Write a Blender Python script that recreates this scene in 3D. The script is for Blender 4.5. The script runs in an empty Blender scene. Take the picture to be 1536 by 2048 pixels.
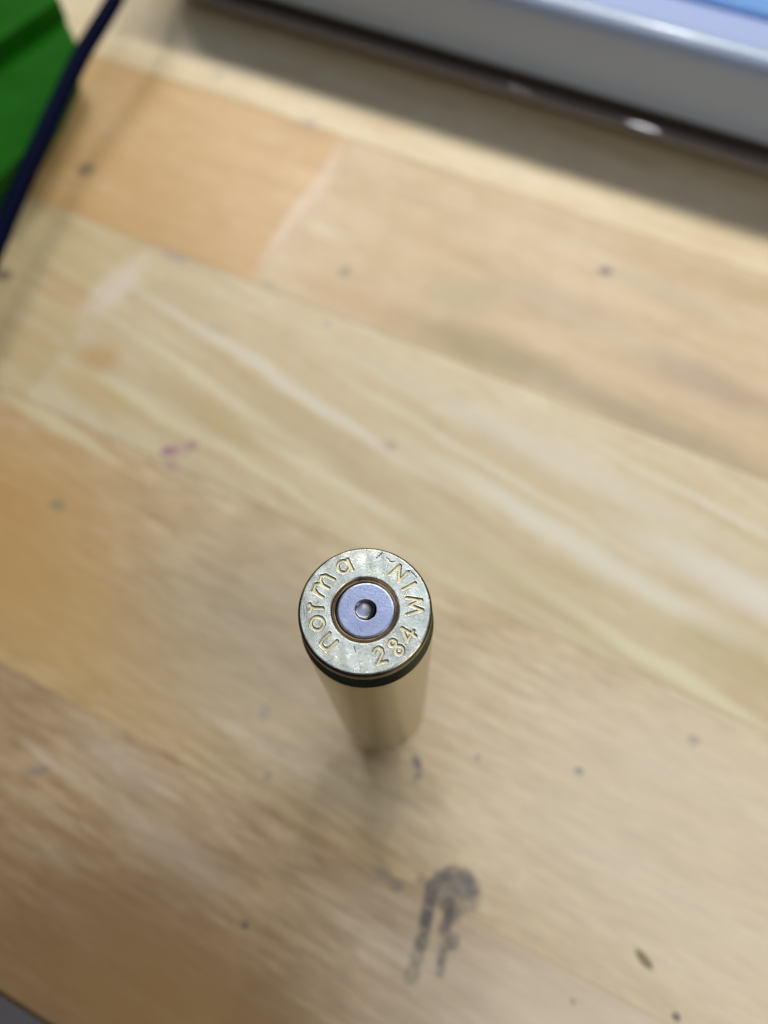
import bpy, bmesh, math, random
import numpy as np
from mathutils import Matrix, Vector, noise as mnoise

random.seed(7)
SC = bpy.context.scene
COL = SC.collection
# units: 1 Blender unit = 1 cm. Table top is z = 0, staves run along x, the case stands at the origin.

# ------------------------------------------------------------------ camera
RM = ((0.89614339, 0.39080692, -0.21023077),
      (0.44258068, -0.82167689, 0.35912314),
      (-0.03239395, -0.41486991, -0.90930391))      # rows: world x, y, z in (right, down, forward)
CAM = Vector((1.32785066, -1.7902377, 12.46909157))
cam = bpy.data.cameras.new('camera')
camo = bpy.data.objects.new('camera', cam)
COL.objects.link(camo)
m = Matrix.Identity(4)
for i in range(3):
    m[i][0], m[i][1], m[i][2], m[i][3] = RM[i][0], -RM[i][1], -RM[i][2], CAM[i]
camo.matrix_world = m
cam.sensor_width = 36
cam.lens = 1600 / 2048 * 36
cam.clip_start = 0.05
cam.clip_end = 2000
cam.dof.use_dof = True
cam.dof.focus_distance = 7.30
cam.dof.aperture_fstop = 0.1435                    # entrance pupil of about 2 mm at this scale
SC.camera = camo

# ------------------------------------------------------------------ light
W = bpy.data.worlds.new('World')
SC.world = W
W.use_nodes = True
W.node_tree.nodes['Background'].inputs[0].default_value = (0.94, 0.94, 1.0, 1)
W.node_tree.nodes['Background'].inputs[1].default_value = 0.05
SC.view_settings.view_transform = 'Standard'
SC.view_settings.look = 'None'
SC.view_settings.exposure = 0
SC.view_settings.gamma = 1


def lamp(name, pos, target, sx, sy, radiance, color):
    l = bpy.data.lights.new(name, 'AREA')
    l.shape = 'RECTANGLE'
    l.size, l.size_y = sx, sy
    l.energy = radiance * math.pi * sx * sy
    l.color = color
    o = bpy.data.objects.new(name, l)
    COL.objects.link(o)
    o.location = pos
    d = Vector(target) - Vector(pos)
    o.rotation_euler = d.to_track_quat('-Z', 'Y').to_euler()
    return o


lamp('bench_light_tube', (-3, 36, 34), (-3, 7, 0), 66, 5, 15.5, (1.0, 0.94, 0.83))
lamp('bench_light_bulb', (-4.5, 35, 33), (-2, 7, 0), 2.2, 2.2, 110.0, (1.0, 0.97, 0.93))
lamp('left_light', (-29, 39, 40), (-6, 5, 0), 7, 7, 25.0, (1.0, 0.95, 0.86))
lamp('window_light', (-4, 30, 62), (-1, 4, 0), 38, 28, 1.20, (0.50, 0.68, 1.0))
lamp('side_light', (17, -3, 12), (4, -2, 0), 9, 9, 3.8, (1.0, 0.95, 0.87))
lamp('overhead_lamp', (-6.7, 4, 60), (0, 2, 0), 2.0, 2.0, 110.0, (0.94, 0.95, 1.0))
lamp('far_overhead_lamp', (-18.5, 6, 60), (0, 2, 0), 1.0, 1.0, 70.0, (0.94, 0.95, 1.0))


# ------------------------------------------------------------------ helpers
def px2w(px, py, z=0.0):                            # measured points of the place, taken on a level plane
    v = (px - 768, py - 1024, 1600.0)
    r = [sum(RM[i][k] * v[k] for k in range(3)) for i in range(3)]
    t = (z - CAM[2]) / r[2]
    return (CAM[0] + t * r[0], CAM[1] + t * r[1])


def link_mesh(name, me, mat=None, parent=None, smooth=True):
    o = bpy.data.objects.new(name, me)
    COL.objects.link(o)
    if mat:
        me.materials.append(mat)
    if smooth:
        me.polygons.foreach_set('use_smooth', [True] * len(me.polygons))
    if parent:
        o.parent = parent
    return o


def mesh_from(name, verts, faces):
    me = bpy.data.meshes.new(name)
    me.from_pydata([tuple(v) for v in verts], [], faces)
    me.update()
    return me


def empty(name, label, cat, loc=(0, 0, 0), group=None):
    o = bpy.data.objects.new(name, None)
    o.empty_display_size = 0.5
    COL.objects.link(o)
    o.location = loc
    o['label'] = label
    o['category'] = cat
    if group:
        o['group'] = group
    return o


def lathe(profile, seg=160, z0=0.0, wob=None):
    """profile: list of (r, z)"""
    V, F = [], []
    n = len(profile)
    for k in range(seg):
        a = 2 * math.pi * k / seg
        for (r, z) in profile:
            V.append((r * math.cos(a), r * math.sin(a), z + z0))
    for k in range(seg):
        k2 = (k + 1) % seg
        for j in range(n - 1):
            a, b, c, d = k * n + j, k * n + j + 1, k2 * n + j + 1, k2 * n + j
            F.append((a, b, c, d))
    return V, F


def lathe_obj(name, profile, mat, parent, seg=160, loc=(0, 0, 0)):
    V, F = lathe(profile, seg)
    me = mesh_from(name, V, F)
    bm = bmesh.new()
    bm.from_mesh(me)
    bmesh.ops.remove_doubles(bm, verts=bm.verts, dist=1e-5)
    bmesh.ops.recalc_face_normals(bm, faces=bm.faces)
    bm.to_mesh(me)
    bm.free()
    o = link_mesh(name, me, mat, parent)
    o.location = loc
    return o


def smooth_profile(pts, n=5):
    """Catmull-Rom through the control points"""
    P = [pts[0]] + list(pts) + [pts[-1]]
    out = []
    for i in range(1, len(P) - 2):
        for k in range(n):
            t = k / n
            q = []
            for c in range(len(P[0])):
                p0, p1, p2, p3 = P[i - 1][c], P[i][c], P[i + 1][c], P[i + 2][c]
                q.append(0.5 * (2 * p1 + (p2 - p0) * t + (2 * p0 - 5 * p1 + 4 * p2 - p3) * t * t
                                + (3 * p1 - p0 - 3 * p2 + p3) * t ** 3))
            out.append(tuple(q))
    out.append(tuple(pts[-1]))
    return out


class NT:
    def __init__(self, name):
        self.mat = bpy.data.materials.new(name)
        self.mat.use_nodes = True
        self.t = self.mat.node_tree
        self.b = self.t.nodes['Principled BSDF']

    def n(self, typ, **kw):
        nd = self.t.nodes.new(typ)
        for k, v in kw.items():
            if k.startswith('i_'):
                nd.inputs[k[2:]].default_value = v
            else:
                setattr(nd, k, v)
        return nd

    def l(self, a, b):
        self.t.links.new(a, b)

    def math(self, op, a, b=None, clamp=False):
        nd = self.n('ShaderNodeMath', operation=op, use_clamp=clamp)
        for i, v in enumerate((a, b)):
            if v is None:
                continue
            if isinstance(v, (int, float)):
                nd.inputs[i].default_value = v
            else:
                self.l(v, nd.inputs[i])
        return nd.outputs[0]

    def mix(self, fac, a, b, blend='MIX'):
        nd = self.n('ShaderNodeMix', data_type='RGBA', blend_type=blend)
        for s, v in ((0, fac), (6, a), (7, b)):
            if isinstance(v, (int, float)):
                nd.inputs[s].default_value = v
            elif isinstance(v, tuple):
                nd.inputs[s].default_value = tuple(v) + ((1,) if len(v) == 3 else ())
            else:
                self.l(v, nd.inputs[s])
        return nd.outputs[2]

    def noise(self, vec, scale, detail=3, rough=0.5, dist=0.0, w=None):
        nd = self.n('ShaderNodeTexNoise', noise_dimensions='3D')
        nd.inputs['Scale'].default_value = scale
        nd.inputs['Detail'].default_value = detail
        nd.inputs['Roughness'].default_value = rough
        nd.inputs['Distortion'].default_value = dist
        if vec is not None:
            self.l(vec, nd.inputs['Vector'])
        return nd.outputs[0]

    def ramp(self, fac, stops):
        if all(isinstance(c, (int, float)) for _, c in stops) and len(stops) == 2:
            mr = self.n('ShaderNodeMapRange')
            self.l(fac, mr.inputs[0])
            for q, val in zip((1, 2, 3, 4), (stops[0][0], stops[1][0], stops[0][1], stops[1][1])):
                mr.inputs[q].default_value = val
            return mr.outputs[0]
        nd = self.n('ShaderNodeValToRGB')
        e = nd.color_ramp.elements
        while len(e) < len(stops):
            e.new(0.5)
        for k, (p, c) in enumerate(stops):
            e[k].position = p
            e[k].color = (c, c, c, 1) if isinstance(c, (int, float)) else tuple(c) + (1,)
        self.l(fac, nd.inputs[0])
        return nd.outputs[0]

    def mapping(self, vec, loc=(0, 0, 0), rot=(0, 0, 0), scale=(1, 1, 1)):
        nd = self.n('ShaderNodeMapping')
        nd.inputs['Location'].default_value = loc
        nd.inputs['Rotation'].default_value = rot
        nd.inputs['Scale'].default_value = scale
        self.l(vec, nd.inputs['Vector'])
        return nd.outputs[0]

    def bump(self, h, strength, dist):
        nd = self.n('ShaderNodeBump')
        nd.inputs['Strength'].default_value = strength
        nd.inputs['Distance'].default_value = dist
        self.l(h, nd.inputs['Height'])
        self.l(nd.outputs[0], self.b.inputs['Normal'])
        return nd

    def set(self, **kw):
        for k, v in kw.items():
            k = k.replace('_', ' ')
            if isinstance(v, tuple) and len(v) == 3:
                v = v + (1,)
            self.b.inputs[k].default_value = v


def lin(r, g, b):
    return tuple(((c / 255) / 12.92 if c / 255 <= 0.04045 else ((c / 255 + 0.055) / 1.055) ** 2.4) for c in (r, g, b))


# ------------------------------------------------------------------ wood material
def wood_material(BLOBS=(), SPOTS=(), SMUDGES=()):
    T = NT('lacquered_wood')
    tc = T.n('ShaderNodeTexCoord')
    P = tc.outputs['Object']

    def attr(name):
        return T.n('ShaderNodeAttribute', attribute_type='OBJECT', attribute_name=name)
    tone = attr('tone').outputs['Color']
    seed = attr('seed').outputs['Fac']
    ang = attr('grain_angle').outputs['Fac']
    fine = attr('fine').outputs['Fac']
    off = T.n('ShaderNodeCombineXYZ')
    T.l(seed, off.inputs[2])
    rot = T.n('ShaderNodeVectorRotate', rotation_type='Z_AXIS')
    T.l(P, rot.inputs['Vector'])
    T.l(ang, rot.inputs['Angle'])
    add = T.n('ShaderNodeVectorMath', operation='ADD')
    T.l(rot.outputs[0], add.inputs[0])
    T.l(off.outputs[0], add.inputs[1])
    G = add.outputs[0]
    # slow warp so grain lines wander
    # broad figure
    n1 = T.noise(T.mapping(G, scale=(0.10, 0.75, 1)), 1.0, 3, 0.55, 0.5)
    n2 = T.noise(T.mapping(G, scale=(0.30, 2.6, 1)), 1.0, 4, 0.6, 0.3)
    n3 = T.noise(T.mapping(G, scale=(1.3, 8.5, 1)), 1.0, 4, 0.6, 0.15)
    n4 = T.noise(T.mapping(G, scale=(3.2, 24.0, 1)), 1.0, 2, 0.6)
    fl = T.noise(T.mapping(G, scale=(1.1, 2.4, 1)), 1.0, 3, 0.55, 0.4)
    fl2 = T.noise(T.mapping(G, scale=(4.5, 11.0, 1)), 1.0, 2, 0.5)
    c = tone
    c = T.mix(T.ramp(n1, [(0.38, 0), (0.70, 0.55)]), c, T.mix(1.0, c, (0.80, 0.70, 0.52), 'MULTIPLY'))
    c = T.mix(T.ramp(n2, [(0.50, 0), (0.72, 0.45)]), c, T.mix(1.0, c, (0.72, 0.64, 0.50), 'MULTIPLY'))
    c = T.mix(T.ramp(n2, [(0.30, 0.55), (0.44, 0)]), c, T.mix(0.55, c, (0.86, 0.80, 0.66)))
    k = T.math('MULTIPLY', T.ramp(n3, [(0.47, 0), (0.66, 0.60)]), fine)
    c = T.mix(k, c, T.mix(1.0, c, (0.62, 0.54, 0.45), 'MULTIPLY'))
    k = T.math('MULTIPLY', T.ramp(n3, [(0.33, 0.9), (0.47, 0)]), fine)
    c = T.mix(k, c, T.mix(1.0, c, (1.20, 1.24, 1.32), 'MULTIPLY'))
    k = T.math('MULTIPLY', T.ramp(n4, [(0.52, 0), (0.7, 0.35)]), fine)
    c = T.mix(k, c, T.mix(1.0, c, (0.62, 0.55, 0.46), 'MULTIPLY'))
    c = T.mix(T.ramp(fl, [(0.52, 0), (0.74, 0.40)]), c, T.mix(1.0, c, (0.86, 0.72, 0.62), 'MULTIPLY'))
    c = T.mix(T.ramp(fl2, [(0.30, 0.5), (0.45, 0)]), c, T.mix(1.0, c, (1.15, 1.16, 1.28), 'MULTIPLY'))

    # patches, grain figure and marks of the wood, plus painted light and shade
    warpn = T.n('ShaderNodeTexNoise')
    warpn.inputs['Scale'].default_value = 0.6
    warpn.inputs['Detail'].default_value = 3
    T.l(P, warpn.inputs['Vector'])
    w1 = T.n('ShaderNodeVectorMath', operation='SUBTRACT')
    T.l(warpn.outputs['Color'], w1.inputs[0])
    w1.inputs[1].default_value = (0.5, 0.5, 0.5)

    def warped(amount):
        s = T.n('ShaderNodeVectorMath', operation='SCALE')
        T.l(w1.outputs[0], s.inputs[0])
        s.inputs['Scale'].default_value = amount
        a = T.n('ShaderNodeVectorMath', operation='ADD')
        T.l(P, a.inputs[0])
        T.l(s.outputs[0], a.inputs[1])
        return a.outputs[0]
    Pw_small, Pw = warped(0.15), warped(0.35)

    def blob(c, x, y, rx, ry, ang, col, fac, soft=1.0, vec=None, mult=False):
        v = T.mapping(vec if vec is not None else Pw, loc=(x, y, 0), rot=(0, 0, math.radians(ang)), scale=(rx, ry, 1e3))
        v.node.vector_type = 'TEXTURE'
        d = T.n('ShaderNodeVectorMath', operation='LENGTH')
        T.l(v, d.inputs[0])
        m = T.n('ShaderNodeMapRange', interpolation_type='SMOOTHSTEP')
        T.l(d.outputs['Value'], m.inputs[0])
        m.inputs[1].default_value = 1 - soft * 0.5 if soft < 1 else 0.25
        m.inputs[2].default_value = 1 + soft * 0.25
        m.inputs[3].default_value = fac
        m.inputs[4].default_value = 0
        return T.mix(m.outputs[0], c, T.mix(1.0, c, col, 'MULTIPLY') if mult else col)

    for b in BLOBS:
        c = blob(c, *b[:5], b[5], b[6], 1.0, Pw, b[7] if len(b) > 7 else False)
    for s in SPOTS:
        c = blob(c, *s[:5], s[5], s[6], 0.7, Pw_small)
    for s in SMUDGES:
        # rubbed graphite: broken up by a noise
        before = c
        tgt = blob(c, *s[:5], s[5], s[6], 0.8, Pw_small)
        br = T.ramp(T.noise(P, 7.0, 4, 0.65), [(0.36, 0.5), (0.50, 1.0)])
        c = T.mix(br, before, tgt)
    T.l(c, T.b.inputs['Base Color'])
    T.set(Roughness=0.36, IOR=1.5)
    T.b.inputs['Coat Weight'].default_value = 0.40
    T.b.inputs['Coat Roughness'].default_value = 0.34
    T.b.inputs['Coat IOR'].default_value = 1.5
    T.l(T.ramp(T.noise(P, 1.3, 4, 0.6), [(0.3, 0.46), (0.7, 0.60)]), T.b.inputs['Roughness'])
    h = T.math('ADD', T.math('MULTIPLY', n3, 0.5), T.math('MULTIPLY', T.noise(P, 3.0, 3), 0.8))
    T.bump(h, 0.35, 0.02)
    return T.mat


O_ = (0.58, 0.34, 0.13)        # orange heartwood
G_ = (0.50, 0.40, 0.20)        # olive streak
CR = (0.78, 0.68, 0.50)        # cream sapwood
PK = (0.68, 0.50, 0.40)
BLOBS = [
    # x, y, rx, ry, angle, colour, strength
    (-7.9, 0.0, 3.6, 2.8, 0, (0.64, 0.38, 0.13), 0.80),
    (-5.2, -0.9, 3.0, 1.3, -6, (0.62, 0.40, 0.15), 0.65),
    (-1.8, 0.2, 3.2, 2.4, 0, (0.46, 0.39, 0.29), 0.50),  # soft shadow of the phone round the case, painted as greyer wood
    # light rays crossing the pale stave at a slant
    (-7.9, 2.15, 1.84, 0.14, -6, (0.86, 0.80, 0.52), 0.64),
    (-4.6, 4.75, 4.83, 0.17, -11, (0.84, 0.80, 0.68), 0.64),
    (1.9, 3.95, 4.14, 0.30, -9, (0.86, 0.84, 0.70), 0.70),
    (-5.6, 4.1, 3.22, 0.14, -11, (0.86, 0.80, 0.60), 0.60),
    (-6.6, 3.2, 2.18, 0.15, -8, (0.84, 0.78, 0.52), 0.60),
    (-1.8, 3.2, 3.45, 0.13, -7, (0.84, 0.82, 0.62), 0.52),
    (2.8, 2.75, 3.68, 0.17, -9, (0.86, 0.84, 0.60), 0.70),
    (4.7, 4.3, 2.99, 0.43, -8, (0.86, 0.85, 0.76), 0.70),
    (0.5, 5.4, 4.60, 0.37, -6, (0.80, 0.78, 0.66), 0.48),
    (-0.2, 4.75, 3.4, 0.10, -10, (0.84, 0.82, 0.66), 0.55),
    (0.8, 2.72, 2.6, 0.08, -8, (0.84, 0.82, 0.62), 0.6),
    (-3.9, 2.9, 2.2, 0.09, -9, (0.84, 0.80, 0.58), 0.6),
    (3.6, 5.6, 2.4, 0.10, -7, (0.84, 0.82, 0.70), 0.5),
    (-7.9, 3.75, 0.55, 0.45, -12, (0.60, 0.38, 0.14), 0.70),
    (-7.5, 3.0, 1.2, 0.33, -12, (0.62, 0.44, 0.16), 0.60),
    (-5.3, 3.6, 1.7, 0.30, -11, (0.60, 0.46, 0.22), 0.60),
    (-2.9, 3.85, 2.6, 0.42, -9, (0.56, 0.45, 0.26), 0.48),
    (0.6, 2.9, 2.5, 0.38, -8, (0.55, 0.44, 0.22), 0.52),
    (4.6, 3.2, 1.6, 0.45, -8, (0.56, 0.45, 0.22), 0.52),
    (-9.3, 4.7, 0.6, 0.45, -15, (0.62, 0.42, 0.22), 0.52),
    # stave behind: knotty orange / olive colour towards its lower edge
    (-8.5, 8.2, 2.4, 2.0, 0, (0.62, 0.38, 0.14), 0.35),
    (-4.0, 7.0, 1.8, 0.35, -4, (0.58, 0.36, 0.16), 0.7),
    (-1.2, 6.95, 2.2, 0.50, -3, (0.38, 0.29, 0.12), 0.9),
    (1.8, 6.75, 3.0, 0.32, -2, (0.42, 0.32, 0.19), 0.85),
    (-3.6, 8.6, 1.6, 0.9, 10, (0.62, 0.42, 0.20), 0.4),
    (2.6, 8.0, 1.8, 0.45, -5, (0.44, 0.32, 0.22), 0.75),
    (-0.4, 8.5, 1.6, 0.5, -5, (0.48, 0.35, 0.22), 0.65),
    (-2.2, 8.0, 0.9, 0.6, 15, (0.44, 0.38, 0.2), 0.5),
    (1.2, 9.6, 1.6, 0.3, -5, (0.52, 0.42, 0.28), 0.5),
    # pale sealed joints
    (-6.2, 8.7, 0.22, 2.3, 0, (0.80, 0.66, 0.52), 0.70),
    (-8.6, 5.3, 0.45, 0.95, -6, (0.84, 0.74, 0.64), 0.7),
    (5.0, 0.2, 4.8, 3.2, 0, (0.88, 0.79, 0.64), 0.65),  # brighter right side, its light painted into the wood colour
    (5.5, -3.0, 5.0, 2.6, 0, (0.86, 0.77, 0.63), 0.75),  # front right brightness, likewise painted in as paler wood
    (-1.8, -5.0, 4.0, 2.1, 0, (0.24, 0.14, 0.055), 0.80),  # shadow over the front left corner, painted as a broad dark area
    # dark front corner: the camera holder's shadow, painted as brown patches
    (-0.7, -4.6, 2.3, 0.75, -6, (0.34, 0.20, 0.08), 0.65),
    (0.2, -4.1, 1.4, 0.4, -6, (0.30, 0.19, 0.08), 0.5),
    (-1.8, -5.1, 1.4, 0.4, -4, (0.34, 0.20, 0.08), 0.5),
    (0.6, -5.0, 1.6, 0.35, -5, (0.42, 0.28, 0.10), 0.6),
    (-1.6, -3.0, 0.9, 0.45, -10, (0.44, 0.33, 0.22), 0.5),
    (-3.2, -2.4, 1.2, 0.35, -3, (0.70, 0.60, 0.52), 0.3),
    (-2.2, -3.0, 1.2, 0.3, -3, (0.66, 0.56, 0.48), 0.25),
]
DK = (0.13, 0.12, 0.12)
SPOTS = [
    (0.06, 9.67, 0.15, 0.11, 20, (0.10, 0.08, 0.07), 0.85),
    (-4.59, 7.53, 0.12, 0.16, 0, (0.24, 0.20, 0.16), 0.65),
    (-10.99, 7.66, 0.20, 0.22, 0, (0.16, 0.13, 0.10), 0.7),
    (-10.84, 4.55, 0.20, 0.16, 0, (0.12, 0.10, 0.08), 0.75),
    (-6.77, 0.8, 0.16, 0.12, 0, (0.25, 0.23, 0.17), 0.55),
    (-5.56, 2.58, 0.17, 0.11, 35, (0.36, 0.11, 0.22), 0.80),
    (-5.42, 2.66, 0.26, 0.16, 50, (0.55, 0.34, 0.36), 0.45),
    (-5.25, 2.84, 0.10, 0.13, 0, (0.40, 0.16, 0.24), 0.55),
    (-5.35, 2.35, 0.14, 0.12, 0, (0.42, 0.22, 0.30), 0.40),
    (-2.0, 4.35, 0.13, 0.10, 0, (0.30, 0.26, 0.20), 0.45),
    (4.59, -1.32, 0.16, 0.07, -20, (0.20, 0.16, 0.08), 0.85),
    (-0.52, -3.37, 0.07, 0.06, 0, DK, 0.75),
    (5.15, -1.75, 0.06, 0.05, 0, DK, 0.85),
    (3.9, -2.2, 0.05, 0.04, 0, DK, 0.4),
    (2.93, 0.58, 0.07, 0.06, 0, (0.20, 0.20, 0.24), 0.6),
    (1.5, 0.10, 0.06, 0.05, 0, (0.22, 0.20, 0.2), 0.5),
    (0.72, -0.36, 0.12, 0.06, -35, (0.16, 0.16, 0.20), 0.80),
    (0.82, -0.52, 0.06, 0.09, 0, (0.20, 0.20, 0.24), 0.55),
    (4.3, 1.75, 0.10, 0.09, 0, (0.32, 0.30, 0.32), 0.45),
    (-4.35, -2.95, 0.20, 0.07, 35, (0.26, 0.24, 0.24), 0.55),
    (-1.72, -0.7, 0.10, 0.14, 0, (0.30, 0.30, 0.32), 0.35),
    (-1.2, -1.5, 0.06, 0.08, 0, (0.26, 0.22, 0.22), 0.5),
    (-7.2, 10.9, 0.20, 0.14, 10, (0.36, 0.34, 0.28), 0.5),
    (-9.9, 11.4, 0.14, 0.12, 10, (0.36, 0.34, 0.28), 0.5),
    (-7.9, 6.45, 0.35, 0.10, 0, (0.36, 0.30, 0.30), 0.55),
    (-5.85, 6.60, 0.22, 0.07, 0, (0.40, 0.30, 0.2), 0.5),
    (-6.2, 5.25, 0.22, 0.10, 0, (0.45, 0.40, 0.32), 0.4),
    (-4.3, 6.2, 0.14, 0.10, 0, (0.40, 0.36, 0.30), 0.4),
    (0.95, -1.95, 0.14, 0.10, 0, (0.25, 0.23, 0.22), 0.45),
]


def stroke(pts, r, col, f, step=0.13):
    """graphite rubbed along a path (points measured in a close-up of the smudge)"""
    W_ = [Vector(px2w(700 + a / 3.84, 1650 + b / 3.84)) for a, b in pts]
    out = []
    for a, b in zip(W_[:-1], W_[1:]):
        n_ = max(1, round((b - a).length / step))
        for k in range(n_):
            q = a + (b - a) * (k / n_)
            an = math.degrees(math.atan2((b - a).y, (b - a).x))
            out.append((q.x, q.y, max(r * 1.25, step * 1.0), r * 1.3, an, col, min(0.9, f * random.uniform(0.8, 1.15))))
    return out


SMUDGES = (stroke([(640, 470), (700, 395), (800, 352), (900, 392), (955, 480), (955, 590)], 0.085, DK, 0.70)
           + stroke([(560, 435), (650, 480)], 0.07, DK, 0.5)
           + stroke([(720, 500), (860, 460), (900, 540), (760, 560)], 0.19, (0.17, 0.17, 0.17), 0.6, 0.2)
           + stroke([(625, 500), (605, 640), (575, 790), (545, 900), (515, 990)], 0.085, DK, 0.80)
           + stroke([(510, 1010), (475, 1140), (430, 1240)], 0.09, (0.2, 0.17, 0.14), 0.42, 0.16)
           + stroke([(760, 620), (800, 680), (880, 700)], 0.10, DK, 0.65)
           + stroke([(770, 700), (735, 820), (800, 900), (825, 840)], 0.07, DK, 0.6)
           + stroke([(740, 920), (705, 1010), (680, 1180)], 0.06, DK, 0.55)
           + stroke([(350, 470), (440, 490)], 0.07, (0.2, 0.18, 0.18), 0.5))
PLAIN_WOOD = wood_material()


def wood_for(x0, x1, y0, y1):
    def near(lst, grow):
        return [b for b in lst if x0 - grow * b[2] < b[0] < x1 + grow * b[2] and
                y0 - grow * (b[3] + abs(math.sin(math.radians(b[4]))) * b[2]) < b[1] < y1 + grow * (b[3] + abs(math.sin(math.radians(b[4]))) * b[2])]
    b, s, u = near(BLOBS, 1.0), near(SPOTS, 1.0), near(SMUDGES, 1.2)
    # a mark that belongs to the figure of one stave stays on that stave
    b = [q for q in b if y0 - 0.05 <= q[1] <= y1 + 0.05]
    if not (b or s or u):
        return PLAIN_WOOD
    return wood_material(b, s, u)




# ------------------------------------------------------------------ tabletop of glued staves
def stave_mesh(x0, x1, y0, y1, zt, zb):
    bm = bmesh.new()
    bmesh.ops.create_cube(bm, size=1)
    for v in bm.verts:
        v.co.x = x0 if v.co.x < 0 else x1
        v.co.y = y0 if v.co.y < 0 else y1
        v.co.z = zb if v.co.z < 0 else zt
    top = [e for e in bm.edges if all(v.co.z > zb + 0.1 for v in e.verts)]
    bmesh.ops.bevel(bm, geom=top, offset=0.007, segments=1, affect='EDGES', profile=0.5)
    me = bpy.data.meshes.new('stave')
    bm.to_mesh(me)
    bm.free()
    return me


table = empty('tabletop', 'scratched lacquered butcher block tabletop of pale and orange wood staves with grey smudges',
              'tabletop', (0, 0, -3.2))
rows = [
    # y0, y1, joints x, tones, angle deg, fine
    (-5.55, -1.90, (-21, -9.5, 14.5), None, -2.0, 1.0),
    (-1.90, 2.35, (-26, -12.6, 19.0), None, -3.0, 0.85),
    (2.35, 6.50, (-18, -8.65, 11.0), None, -10.0, 0.15),
    (6.50, 10.85, (-24, -6.08, 13.0), None, -4.0, 0.15),
    (10.85, 15.0, (-16, 6.0, 20.0), None, -2.0, 0.2),
    (15.0, 19.2, (-22, -9.5, 9.0), None, 2.0, 0.6),
    (19.2, 23.4, (-17, 0.5, 15.0), None, -4.0, 0.5),
    (23.4, 27.6, (-25, -8.0, 8.0), None, 3.0, 0.5),
    (27.6, 31.8, (-19, -2.0, 17.0), None, -3.0, 0.6),
    (31.8, 36.0, (-27, -11.0, 5.0), None, 1.0, 0.5),
]
TN = {
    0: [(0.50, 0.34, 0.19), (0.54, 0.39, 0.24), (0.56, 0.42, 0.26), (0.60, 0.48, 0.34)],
    1: [(0.66, 0.50, 0.26), (0.66, 0.51, 0.27), (0.73, 0.60, 0.39), (0.64, 0.5, 0.33)],
    2: [(0.68, 0.56, 0.32), (0.70, 0.58, 0.34), (0.74, 0.64, 0.43), (0.64, 0.52, 0.36)],
    3: [(0.66, 0.46, 0.23), (0.70, 0.46, 0.21), (0.68, 0.53, 0.32), (0.60, 0.45, 0.3)],
    4: [(0.76, 0.60, 0.36), (0.84, 0.71, 0.48), (0.82, 0.70, 0.50), (0.7, 0.55, 0.4)],
}
XL, XR = -34.0, 30.0
for ri, (y0, y1, joints, _, ang, fine) in enumerate(rows):
    xs = [XL] + list(joints) + [XR]
    for k in range(len(xs) - 1):
        dz = random.uniform(-0.004, 0.0)
        me = stave_mesh(xs[k] + 0.002, xs[k + 1] - 0.002, y0 + 0.002, y1 - 0.002, dz, -3.2 + 0.01)
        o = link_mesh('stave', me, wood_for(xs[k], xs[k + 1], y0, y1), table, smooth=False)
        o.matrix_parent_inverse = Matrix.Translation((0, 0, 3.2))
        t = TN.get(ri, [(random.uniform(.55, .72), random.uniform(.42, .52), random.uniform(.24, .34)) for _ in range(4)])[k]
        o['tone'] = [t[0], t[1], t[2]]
        o['seed'] = 3.7 * (ri * 5 + k) + 1.3
        o['grain_angle'] = math.radians(-ang)
        o['fine'] = fine
# glue lines: dark seam under the joints
GL = NT('dried_glue')
GL.set(Base_Color=(0.42, 0.31, 0.17), Roughness=0.5)
bm = bmesh.new()
bmesh.ops.create_cube(bm, size=1)
for v in bm.verts:
    v.co = Vector(((XL + 0.1) if v.co.x < 0 else XR - 0.1, -5.50 if v.co.y < 0 else 35.9, -3.1 if v.co.z < 0 else -0.010))
me = bpy.data.meshes.new('glue')
bm.to_mesh(me)
bm.free()
g = link_mesh('glue_line', me, GL.mat, table, smooth=False)
g.matrix_parent_inverse = Matrix.Translation((0, 0, 3.2))

# rounded front edge of the table, its shade painted in as dark brown
ED = NT('shaded_edge_wood')
etc = ED.n('ShaderNodeTexCoord').outputs['Object']
ED.l(ED.ramp(ED.noise(ED.mapping(etc, scale=(0.5, 6, 6)), 1.0, 4), [(0.3, (0.12, 0.07, 0.02)), (0.7, (0.22, 0.14, 0.05))]),
     ED.b.inputs['Base Color'])
ED.set(Roughness=0.45)
V, F = [], []
prof = [(-5.546, -0.006), (-5.575, -0.012), (-5.60, -0.03), (-5.615, -0.06), (-5.62, -0.12), (-5.62, -3.1), (-5.546, -3.1)]
for x in (XL, XR):
    for (y, z) in prof:
        V.append((x, y, z))
n = len(prof)
for j in range(n):
    F.append((j, (j + 1) % n, n + (j + 1) % n, n + j))
F += [tuple(range(n)), tuple(reversed(range(n, 2 * n)))]
me = mesh_from('front_edge', V, F)
e = link_mesh('front_edge', me, ED.mat, table, smooth=False)
e.matrix_parent_inverse = Matrix.Translation((0, 0, 3.2))

# floor / pale surface seen past the table edge
FL = NT('pale_floor')
ftc = FL.n('ShaderNodeTexCoord').outputs['Object']
FL.l(FL.ramp(FL.noise(ftc, 0.12, 4), [(0.3, (0.74, 0.70, 0.78)), (0.7, (0.80, 0.77, 0.84))]), FL.b.inputs['Base Color'])
FL.set(Roughness=0.6)
me = mesh_from('floor', [(-300, -300, -24), (300, -300, -24), (300, 300, -24), (-300, 300, -24)], [(0, 1, 2, 3)])
fl = link_mesh('floor', me, FL.mat, None, smooth=False)
fl['kind'] = 'structure'


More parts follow.
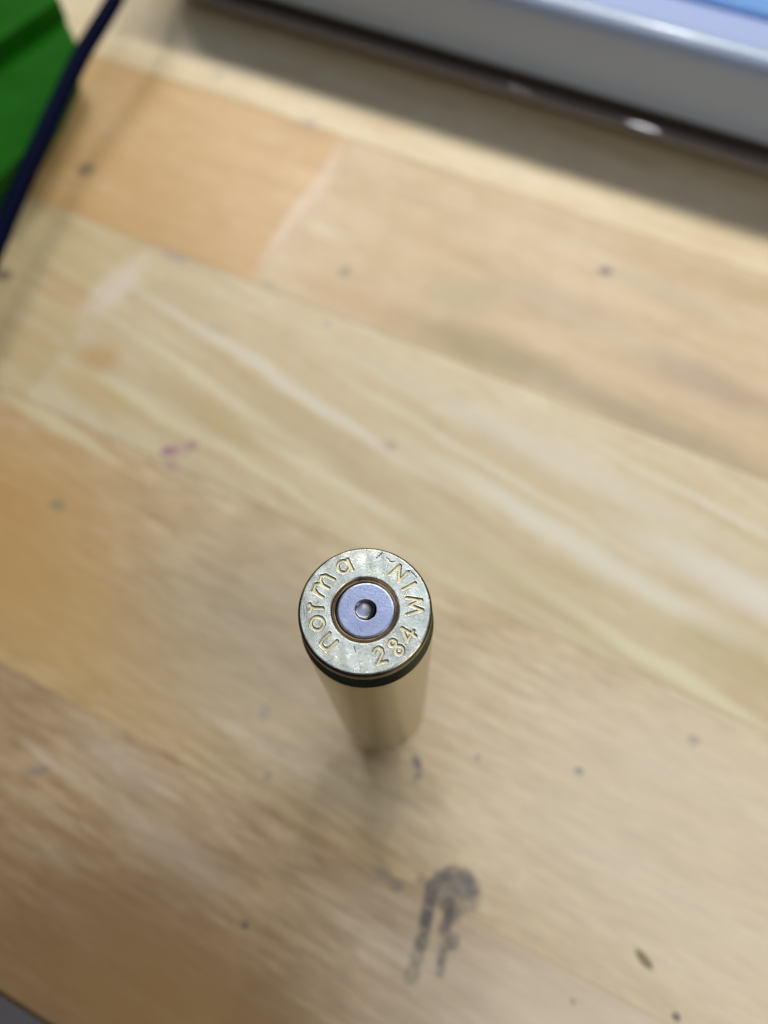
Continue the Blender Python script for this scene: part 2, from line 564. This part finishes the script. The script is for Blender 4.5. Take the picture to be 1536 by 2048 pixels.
# ------------------------------------------------------------------ white tray
def rounded_rect(x0, x1, y0, y1, r, seg=10):
    pts = []
    for cx, cy, a0 in ((x1 - r, y0 + r, -90), (x1 - r, y1 - r, 0), (x0 + r, y1 - r, 90), (x0 + r, y0 + r, 180)):
        for k in range(seg + 1):
            a = math.radians(a0 + 90 * k / seg)
            pts.append((cx + r * math.cos(a), cy + r * math.sin(a)))
    return pts


def loft_rect(name, rect, profile, rad, mat, parent, cap_first=False, cap_last=False, smooth=True):
    """profile: list of (inset, z) swept round a rounded rectangle"""
    x0, x1, y0, y1 = rect
    rings = []
    for ins, z in profile:
        r = max(0.02, rad - ins)
        rings.append([(x, y, z) for x, y in rounded_rect(x0 + ins, x1 - ins, y0 + ins, y1 - ins, r)])
    V = [p for r in rings for p in r]
    n = len(rings[0])
    F = []
    for j in range(len(rings) - 1):
        for k in range(n):
            k2 = (k + 1) % n
            F.append((j * n + k, j * n + k2, (j + 1) * n + k2, (j + 1) * n + k))
    if cap_first:
        F.append(tuple(reversed(range(n))))
    if cap_last:
        F.append(tuple((len(rings) - 1) * n + k for k in range(n)))
    me = mesh_from(name, V, F)
    o = link_mesh(name, me, mat, parent, smooth=smooth)
    return o


TR = (-12.4, 24.0, 13.22, 33.0)
WP = NT('white_plastic')
wtc = WP.n('ShaderNodeTexCoord').outputs['Object']
WP.set(Base_Color=(0.45, 0.56, 0.78), Roughness=0.22)
WP.b.inputs['Coat Weight'].default_value = 0.4
WP.b.inputs['Coat Roughness'].default_value = 0.03
WP.bump(WP.noise(wtc, 0.9, 3), 0.12, 0.05)
tray = empty('tray', 'white plastic tray with a blue lined floor standing at the back of the table', 'tray',
             (6.4, 23.1, 0))


def adopt(o, root):
    o.parent = root
    o.matrix_parent_inverse = Matrix.Translation(-Vector(root.location))


wall_prof = smooth_profile([(0.30, 0.78), (0.10, 0.79), (0.02, 0.86), (0.0, 1.0), (0.0, 1.5), (0.0, 1.95), (0.03, 2.15),
                            (0.14, 2.30), (0.32, 2.36), (0.50, 2.33), (0.62, 2.22), (0.70, 2.02), (0.80, 1.6), (1.0, 1.45), (1.3, 1.42)], 5)
o = loft_rect('wall', TR, wall_prof, 0.9, WP.mat, tray)
adopt(o, tray)
BF = NT('tray_floor_white')
BF.set(Base_Color=(0.44, 0.54, 0.86), Roughness=0.3)
o = loft_rect('tray_floor', (TR[0] + 1.3, TR[1] - 1.3, TR[2] + 1.3, TR[3] - 1.3), [(0.0, 1.40), (0.01, 1.418)], 0.5, BF.mat, tray, cap_last=True, cap_first=True, smooth=False)
adopt(o, tray)
BL = NT('blue_liner')
BL.set(Base_Color=(0.17, 0.38, 0.82), Roughness=0.4)
o = loft_rect('liner', (-3.0, 21.0, 15.95, 31.0), [(0.0, 1.42), (0.0, 1.50), (0.06, 1.54)], 0.8, BL.mat, tray, cap_last=True, cap_first=True, smooth=False)
adopt(o, tray)
DB = NT('dark_base')
DB.set(Base_Color=(0.045, 0.032, 0.02), Roughness=0.25)
o = loft_rect('base', TR, [(0.35, 0.0), (0.32, 0.5), (0.34, 0.80), (0.9, 0.81)], 0.9, DB.mat, tray)
adopt(o, tray)
GLS = NT('smoky_clear_plastic')
GLS.set(Base_Color=(0.26, 0.22, 0.22), Roughness=0.05)
GLS.b.inputs['Coat Weight'].default_value = 1.0
GLS.b.inputs['Coat IOR'].default_value = 3.0
GLS.b.inputs['Coat Roughness'].default_value = 0.04
gt = GLS.n('ShaderNodeTexCoord').outputs['Object']
GLS.bump(GLS.noise(GLS.mapping(gt, scale=(1, 1, 1)), 0.8, 2), 0.9, 0.12)
lipp = smooth_profile([(0.36, 0.42), (0.13, 0.42), (0.03, 0.375), (-0.01, 0.28), (0.03, 0.19), (0.13, 0.15), (0.36, 0.15)], 4)
o = loft_rect('base_lip', TR, lipp, 0.9, GLS.mat, tray)
adopt(o, tray)

# ------------------------------------------------------------------ green plastic thing
GR = NT('green_plastic')
gtc = GR.n('ShaderNodeTexCoord').outputs['Object']
GR.l(GR.ramp(GR.noise(gtc, 0.8, 3), [(0.3, (0.005, 0.10, 0.003)), (0.7, (0.012, 0.14, 0.005))]), GR.b.inputs['Base Color'])
GR.set(Roughness=0.55)
GR.b.inputs['Specular IOR Level'].default_value = 0.08


def prism(name, pts, z0, z1, mat, parent, bev=0.06, base=1.0):
    bm = bmesh.new()
    mx, my = sum(p[0] for p in pts) / len(pts), sum(p[1] for p in pts) / len(pts)
    vs = [bm.verts.new((x, y, z0)) for x, y in pts]
    f = bm.faces.new(vs)
    r = bmesh.ops.extrude_face_region(bm, geom=[f])
    for v in r['geom']:
        if isinstance(v, bmesh.types.BMVert):
            v.co.z = z1
    for v in bm.verts:
        if v.co.z < z1 - 1e-4:
            v.co.x, v.co.y = mx + (v.co.x - mx) * base, my + (v.co.y - my) * base
    bmesh.ops.recalc_face_normals(bm, faces=bm.faces)
    ed = [e for e in bm.edges if all(v.co.z > z1 - 1e-4 for v in e.verts) or abs(e.verts[0].co.z - e.verts[1].co.z) > 0.01]
    bmesh.ops.bevel(bm, geom=ed, offset=bev, segments=3, affect='EDGES', profile=0.5)
    me = bpy.data.meshes.new(name)
    bm.to_mesh(me)
    bm.free()
    return link_mesh(name, me, mat, parent, smooth=False)


grn = empty('green_box', 'bright green plastic box with a raised step, under the dark cable', 'box', (-14, 8.5, 0))
low = [px2w(*q, 0.9) for q in [(60, -110), (163, 102), (118, 195), (68, 285), (-90, 450), (-330, 240), (-160, -120)]]
cx, cy = sum(p[0] for p in low) / 7, sum(p[1] for p in low) / 7
o = prism('lower_shell', low, 0.003, 0.9, GR.mat, grn, base=0.82)
adopt(o, grn)
up = [px2w(*q, 1.35) for q in [(40, -130), (118, -4), (0, 78), (-150, 180), (-320, 130), (-170, -110)]]
o = prism('raised_step', up, 0.86, 1.35, GR.mat, grn, 0.05)
adopt(o, grn)

# ------------------------------------------------------------------ dark cable
CB = NT('black_rubber')
CB.set(Base_Color=(0.001, 0.003, 0.022), Roughness=0.55)
CB.b.inputs['Specular IOR Level'].default_value = 0.03
cpx = [(330, -260, 1.9), (280, -110, 1.7), (229, 0, 1.5), (163, 110, 1.35), (108, 225, 1.22), (54, 345, 1.12), (2, 466, 1.02), (-60, 620, 0.9), (-130, 800, 0.6), (-190, 980, 0.25), (-260, 1190, 0.17)]
ctr = []
for (a, b, z) in cpx:
    x, y = px2w(a, b, z)
    ctr.append((x, y, z))
ctr = [(ctr[0][0] - 1, ctr[0][1] + 6, 1.6), (ctr[0][0] - .5, ctr[0][1] + 3, 1.9)] + ctr
pts = smooth_profile(ctr, 8)
V, F = [], []
rad, sg = 0.18, 16
for i, p_ in enumerate(pts):
    a = Vector(pts[max(0, i - 1)])
    b = Vector(pts[min(len(pts) - 1, i + 1)])
    t = (b - a).normalized()
    s = t.cross(Vector((0, 0, 1))).normalized()
    u = s.cross(t)
    for k in range(sg):
        an = 2 * math.pi * k / sg
        q = Vector(p_) + rad * (math.cos(an) * s + math.sin(an) * u)
        V.append(tuple(q))
for i in range(len(pts) - 1):
    for k in range(sg):
        k2 = (k + 1) % sg
        F.append((i * sg + k, i * sg + k2, (i + 1) * sg + k2, (i + 1) * sg + k))
F += [tuple(range(sg)), tuple(reversed(range((len(pts) - 1) * sg, len(pts) * sg)))]
me = mesh_from('cable', V, F)
bm = bmesh.new(); bm.from_mesh(me); bmesh.ops.recalc_face_normals(bm, faces=bm.faces); bm.to_mesh(me); bm.free()
cab = link_mesh('cable', me, CB.mat)
cab['label'] = 'thick dark navy cable arching across the table beside the green box'
cab['category'] = 'cable'

# ------------------------------------------------------------------ brass cartridge case, standing on its mouth
case = empty('cartridge_case', 'empty brass rifle cartridge case standing mouth down on the wooden table', 'cartridge case',
             px2w(729.5, 1218.8, 5.51) + (0.0,))
CX, CY = case.location.x, case.location.y


def brass_body_mat():
    T = NT('brass_body')
    P = T.n('ShaderNodeTexCoord').outputs['Object']
    n1 = T.noise(T.mapping(P, scale=(2, 2, 1.2)), 1.0, 4, 0.6)
    c = T.mix(T.ramp(n1, [(0.3, 0), (0.7, 1)]), (0.36, 0.32, 0.18), (0.50, 0.445, 0.26))
    n2 = T.noise(T.mapping(P, rot=(0.5, 0.3, 0), scale=(9, 9, 40)), 1.0, 3, 0.6)
    c = T.mix(T.ramp(n2, [(0.45, 0), (0.7, 0.35)]), c, (0.32, 0.28, 0.2))
    T.l(c, T.b.inputs['Base Color'])
    T.set(Metallic=1.0, Roughness=0.3)
    T.l(T.ramp(n1, [(0.3, 0.16), (0.7, 0.28)]), T.b.inputs['Roughness'])
    n3 = T.noise(T.mapping(P, rot=(0.4, 0.2, 0.3), scale=(14, 14, 160)), 1.0, 2)
    T.bump(n3, 0.25, 0.004)
    return T.mat


BRB = brass_body_mat()
ZH = 5.51


def head_mat(name, c1, c2, dark, rough0, rough1, bump=0.35, ringamt=0.2):
    T = NT(name)
    P = T.n('ShaderNodeTexCoord').outputs['Object']
    n1 = T.noise(P, 7.0, 5, 0.62, 0.3)
    n2 = T.noise(P, 42.0, 4, 0.6)
    n3 = T.noise(P, 120.0, 2, 0.5)
    c = T.mix(T.ramp(n1, [(0.32, 0), (0.68, 1)]), c1, c2)
    c = T.mix(T.ramp(n2, [(0.55, 0), (0.72, 0.6)]), c, dark)
    # faint cutter marks round the centre, only in places
    L = T.n('ShaderNodeVectorMath', operation='LENGTH')
    T.l(T.mapping(P, scale=(1, 1, 0)), L.inputs[0])
    ring = T.math('SINE', T.math('MULTIPLY', L.outputs['Value'], 420.0))
    ringm = T.math('MULTIPLY', ring, T.ramp(T.noise(P, 3.2, 2), [(0.46, 0.05), (0.60, 0.7)]))
    T.l(c, T.b.inputs['Base Color'])
    T.set(Metallic=1.0)
    T.l(T.ramp(n2, [(0.3, rough0), (0.7, rough1)]), T.b.inputs['Roughness'])
    h = T.math('ADD', T.math('MULTIPLY', n2, 1.0), T.math('MULTIPLY', n3, 0.6))
    h = T.math('ADD', h, T.math('MULTIPLY', ringm, ringamt))
    T.bump(h, bump, 0.004)
    return T.mat


BRH = head_mat('brass_head', (0.62, 0.64, 0.55), (0.92, 0.93, 0.80), (0.26, 0.27, 0.21), 0.22, 0.46, 0.5, 0.35)
BRL = head_mat('brass_stamped', (0.88, 0.82, 0.56), (0.98, 0.93, 0.68), (0.60, 0.52, 0.34), 0.5, 0.7, 0.3, 0.0)
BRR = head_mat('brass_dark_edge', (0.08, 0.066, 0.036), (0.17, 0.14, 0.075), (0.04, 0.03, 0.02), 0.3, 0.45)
BRG = head_mat('shaded_brass_groove', (0.07, 0.09, 0.06), (0.12, 0.14, 0.09), (0.03, 0.05, 0.04), 0.22, 0.35, 0.2)  # shading and dark reflection of the groove put into its colour
NKP = head_mat('plated_primer', (0.42, 0.47, 0.66), (0.56, 0.61, 0.82), (0.22, 0.24, 0.38), 0.26, 0.44, 0.7, 0.03)
NKD = head_mat('plated_dent', (0.30, 0.30, 0.34), (0.42, 0.41, 0.46), (0.18, 0.18, 0.22), 0.24, 0.34, 0.1, 0.0)


def Q(x, y):                                         # close-up measurements of the head face, on its plane
    a, b = px2w(570 + x / 4.6545, 1070 + y / 4.6545, ZH)
    return a - CX, b - CY


def arc(cx, cy, r, a0=0, a1=360, n=24, ry=None):
    ry = ry or r
    return [(cx + r * math.cos(math.radians(a0 + (a1 - a0) * k / n)), cy + ry * math.sin(math.radians(a0 + (a1 - a0) * k / n))) for k in range(n + 1)]


LETTERS = [
    ('n', [[(382, 1078), (485, 985)], [(402, 1062), (358, 1048), (331, 1012), (350, 970), (415, 912)]]),
    ('o', [arc(302, 820, 62, ry=61)]),
    ('r', [[(350, 680), (246, 673)], [(262, 673), (234, 660), (229, 640)], [(246, 673), (236, 702)]]),
    ('m', [[(255, 520), (352, 578)], [(300, 545), (270, 500), (284, 458), (328, 452), (408, 495)],
           [(350, 462), (328, 420), (336, 380), (376, 372), (458, 412)]]),
    ('a', [arc(546, 293, 55, ry=55), [(582, 222), (612, 290), (630, 323)]]),
    ('W', [[(1132, 583), (1272, 603), (1162, 652), (1280, 696), (1136, 738)]]),
    ('I', [[(1095, 506), (1213, 444)]]),
    ('N', [[(975, 365), (1070, 280), (1057, 428), (1146, 340)]]),
    ('2', [[(829, 1090), (842, 1058), (872, 1043), (902, 1060), (910, 1098), (888, 1145), (858, 1198), (946, 1173)]]),
    ('8', [arc(1003, 1004, 32, ry=31), arc(1064, 1070, 38, ry=40)]),
    ('4', [[(1140, 988), (1089, 862), (1214, 938)], [(1140, 988), (1197, 888)]]),
]
LET = [(nm, [np.array([Q(*p) for p in s]) for s in st]) for nm, st in LETTERS]
SCR = [np.array([Q(*p) for p in s]) for s in (
    [(905, 162), (880, 190), (848, 216)], [(945, 214), (962, 222), (978, 246), (996, 252), (1020, 246)],
    [(1040, 180), (1075, 205), (1110, 236)], [(1165, 330), (1225, 395)], [(640, 1040), (655, 1085)])]


def seg_dist(P, poly):
    d = np.full(len(P), 1e9)
    for a, b in zip(poly[:-1], poly[1:]):
        ab = b - a
        L2 = max(1e-12, float(ab @ ab))
        t = np.clip(((P - a) @ ab) / L2, 0, 1)
        q = a + t[:, None] * ab
        d = np.minimum(d, np.hypot(P[:, 0] - q[:, 0], P[:, 1] - q[:, 1]))
    return d


def ss(e0, e1, x):
    t = np.clip((x - e0) / (e1 - e0), 0, 1)
    return t * t * (3 - 2 * t)


RI, RO = 0.309, 0.596
NR, NA = 100, 1000
rr = np.linspace(RI, RO, NR)
aa = np.linspace(0, 2 * np.pi, NA, endpoint=False)
RR, AA = np.meshgrid(rr, aa, indexing='ij')
PX = np.stack([(RR * np.cos(AA)).ravel(), (RR * np.sin(AA)).ravel()], 1)
dep = np.zeros(len(PX))
lid = np.full(len(PX), -1)
HW = 0.0138
rim_burr = np.zeros(len(PX))
for i, (nm, sts) in enumerate(LET):
    d = np.min([seg_dist(PX, s) for s in sts], axis=0)
    k = 1 - ss(HW * 0.70, HW * 1.12, d)
    dep = np.maximum(dep, 0.012 * k)
    rim_burr = np.maximum(rim_burr, 0.0012 * np.exp(-((d - HW * 1.5) / 0.004) ** 2))
    lid[d < HW * 0.86] = i
for s in SCR:
    d = seg_dist(PX, s)
    dep = np.maximum(dep, 0.008 * (1 - ss(0.0010, 0.0042, d)))
# lightly hammered, uneven face
und = 0.0016 * np.sin(PX[:, 0] * 11 + 1.0) * np.cos(PX[:, 1] * 13 + .4) + 0.0008 * np.sin(PX[:, 0] * 37 + PX[:, 1] * 29)
ZZ = ZH - dep + rim_burr * (dep < 1e-4) + und - 0.0015
# rounded outer and inner borders of the flat face
ro = RR.ravel()
ZZ -= 0.012 * ss(RO - 0.012, RO + 0.006, ro) + 0.010 * (1 - ss(RI - 0.003, RI + 0.012, ro))
VV = np.column_stack([PX, ZZ])
idx = np.arange(NR * NA).reshape(NR, NA)
a_ = idx[:-1, :]; b_ = idx[1:, :]; c_ = np.roll(idx, -1, 1)[1:, :]; d_ = np.roll(idx, -1, 1)[:-1, :]
FF = np.stack([a_, b_, c_, d_], -1).reshape(-1, 4)
fl_id = lid[FF]
same = (fl_id.min(1) == fl_id.max(1)) & (fl_id.min(1) >= 0)
face_l = np.where(same, fl_id[:, 0], -1)


def sub_mesh(name, faces):
    used, inv = np.unique(faces.ravel(), return_inverse=True)
    return mesh_from(name, VV[used].tolist(), inv.reshape(-1, 4).tolist())


hf = FF[face_l < 0]
head = link_mesh('head', sub_mesh('head', hf), BRH, case)
STW = head_mat('dark_stamping_walls', (0.20, 0.17, 0.10), (0.34, 0.29, 0.18), (0.08, 0.06, 0.04), 0.45, 0.6, 0.3, 0.0)  # dark outline of the letters, painted on their steep walls
head.data.materials.append(STW)
steep = dep[hf].max(1) - dep[hf].min(1)
head.data.polygons.foreach_set('material_index', ((steep > 0.0014) & (dep[hf].max(1) > 0.0035)).astype(np.int32))
for i, (nm, _) in enumerate(LET):
    kind = 'stamped_digit' if nm in '284' else 'stamped_letter'
    o = link_mesh(kind, sub_mesh(kind, FF[face_l == i]), BRL, head)
    o['label'] = '%s %s stamped into the case head' % ('digit' if nm in '284' else 'letter', nm)

# rim edge
z_ro = ZH - 0.0105
lathe_obj('rim', smooth_profile([(0.595, z_ro), (0.604, z_ro - 0.007), (0.6115, z_ro - 0.020), (0.6135, z_ro - 0.035)], 4)
          + [(0.6135, ZH - 0.118), (0.611, ZH - 0.127), (0.590, ZH - 0.132), (0.54, ZH - 0.134)], BRR, case, 200)
lathe_obj('extractor_groove', [(0.545, ZH - 0.132), (0.525, ZH - 0.140), (0.522, ZH - 0.17), (0.522, ZH - 0.215), (0.528, ZH - 0.228),
                               (0.626, ZH - 0.36), (0.632, ZH - 0.372)], BRG, case, 200)
body = [(0.6315, ZH - 0.370), (0.6345, ZH - 0.385), (0.6355, ZH - 0.41)]
for k in range(1, 21):
    t = k / 20
    body.append((0.6355 - t * 0.032, ZH - 0.41 - t * (4.508 - 0.41)))
body += [(0.600, ZH - 4.53), (0.590, ZH - 4.55), (0.43, ZH - 4.765), (0.415, ZH - 4.785)]
bo = lathe_obj('body', body, BRB, case, 160)
nk = [(0.416, ZH - 4.783), (0.408, ZH - 4.80), (0.406, ZH - 4.85), (0.405, 0.012), (0.402, 0.003), (0.395, 0.0), (0.375, 0.0), (0.364, 0.008), (0.362, 0.7), (0.55, 1.0), (0.56, 4.6), (0.0, 4.62)]
ANN = head_mat('shaded_annealed_neck', (0.20, 0.135, 0.07), (0.30, 0.21, 0.11), (0.12, 0.08, 0.05), 0.3, 0.45)  # annealed brass, darkened to paint in the contact shadow under the shoulder
lathe_obj('neck', nk, ANN, case, 128)
# pocket mouth round the primer: bevel, ledge ring, dark gap
z_ri = ZH - 0.0105
lathe_obj('primer_pocket', smooth_profile([(0.3095, z_ri), (0.303, z_ri - 0.012), (0.297, z_ri - 0.022), (0.290, z_ri - 0.022), (0.284, z_ri - 0.010),
                                           (0.278, z_ri - 0.008), (0.272, z_ri - 0.016), (0.269, z_ri - 0.035), (0.269, z_ri - 0.10)], 3),
          head_mat('brass_pocket', (0.24, 0.18, 0.11), (0.46, 0.36, 0.24), (0.10, 0.07, 0.04), 0.25, 0.4), case, 200)
# primer cup, with the firing pin dent a little off its centre
pr = (-0.0028 - CX, 0.0155 - CY)
ZP = ZH - 0.014
lathe_obj('primer', [(0.266, ZP - 0.1), (0.266, ZP - 0.030), (0.264, ZP - 0.014), (0.259, ZP - 0.005), (0.252, ZP - 0.001)]
          + [(0.252 - t * (0.252 - 0.112) / 14, ZP - 0.0002 * math.sin(t * 0.5)) for t in range(1, 15)]
          + [(0.106, ZP + 0.0008), (0.101, ZP - 0.001)], NKP, case, 160, pr + (0,))
dent = []
for k in range(0, 29):
    t = k / 28
    r = 0.1012 * (1 - t)
    x = r / 0.1012
    z = ZP - 0.001 - 0.030 * float(ss(1.02, 0.70, x)) - 0.014 * math.sqrt(max(0.0, 1 - (x / 0.82) ** 2))
    dent.append((r, z))
dn = lathe_obj('firing_pin_dent', dent, NKD, case, 96, (pr[0] - 0.0215, pr[1] + 0.002, 0))
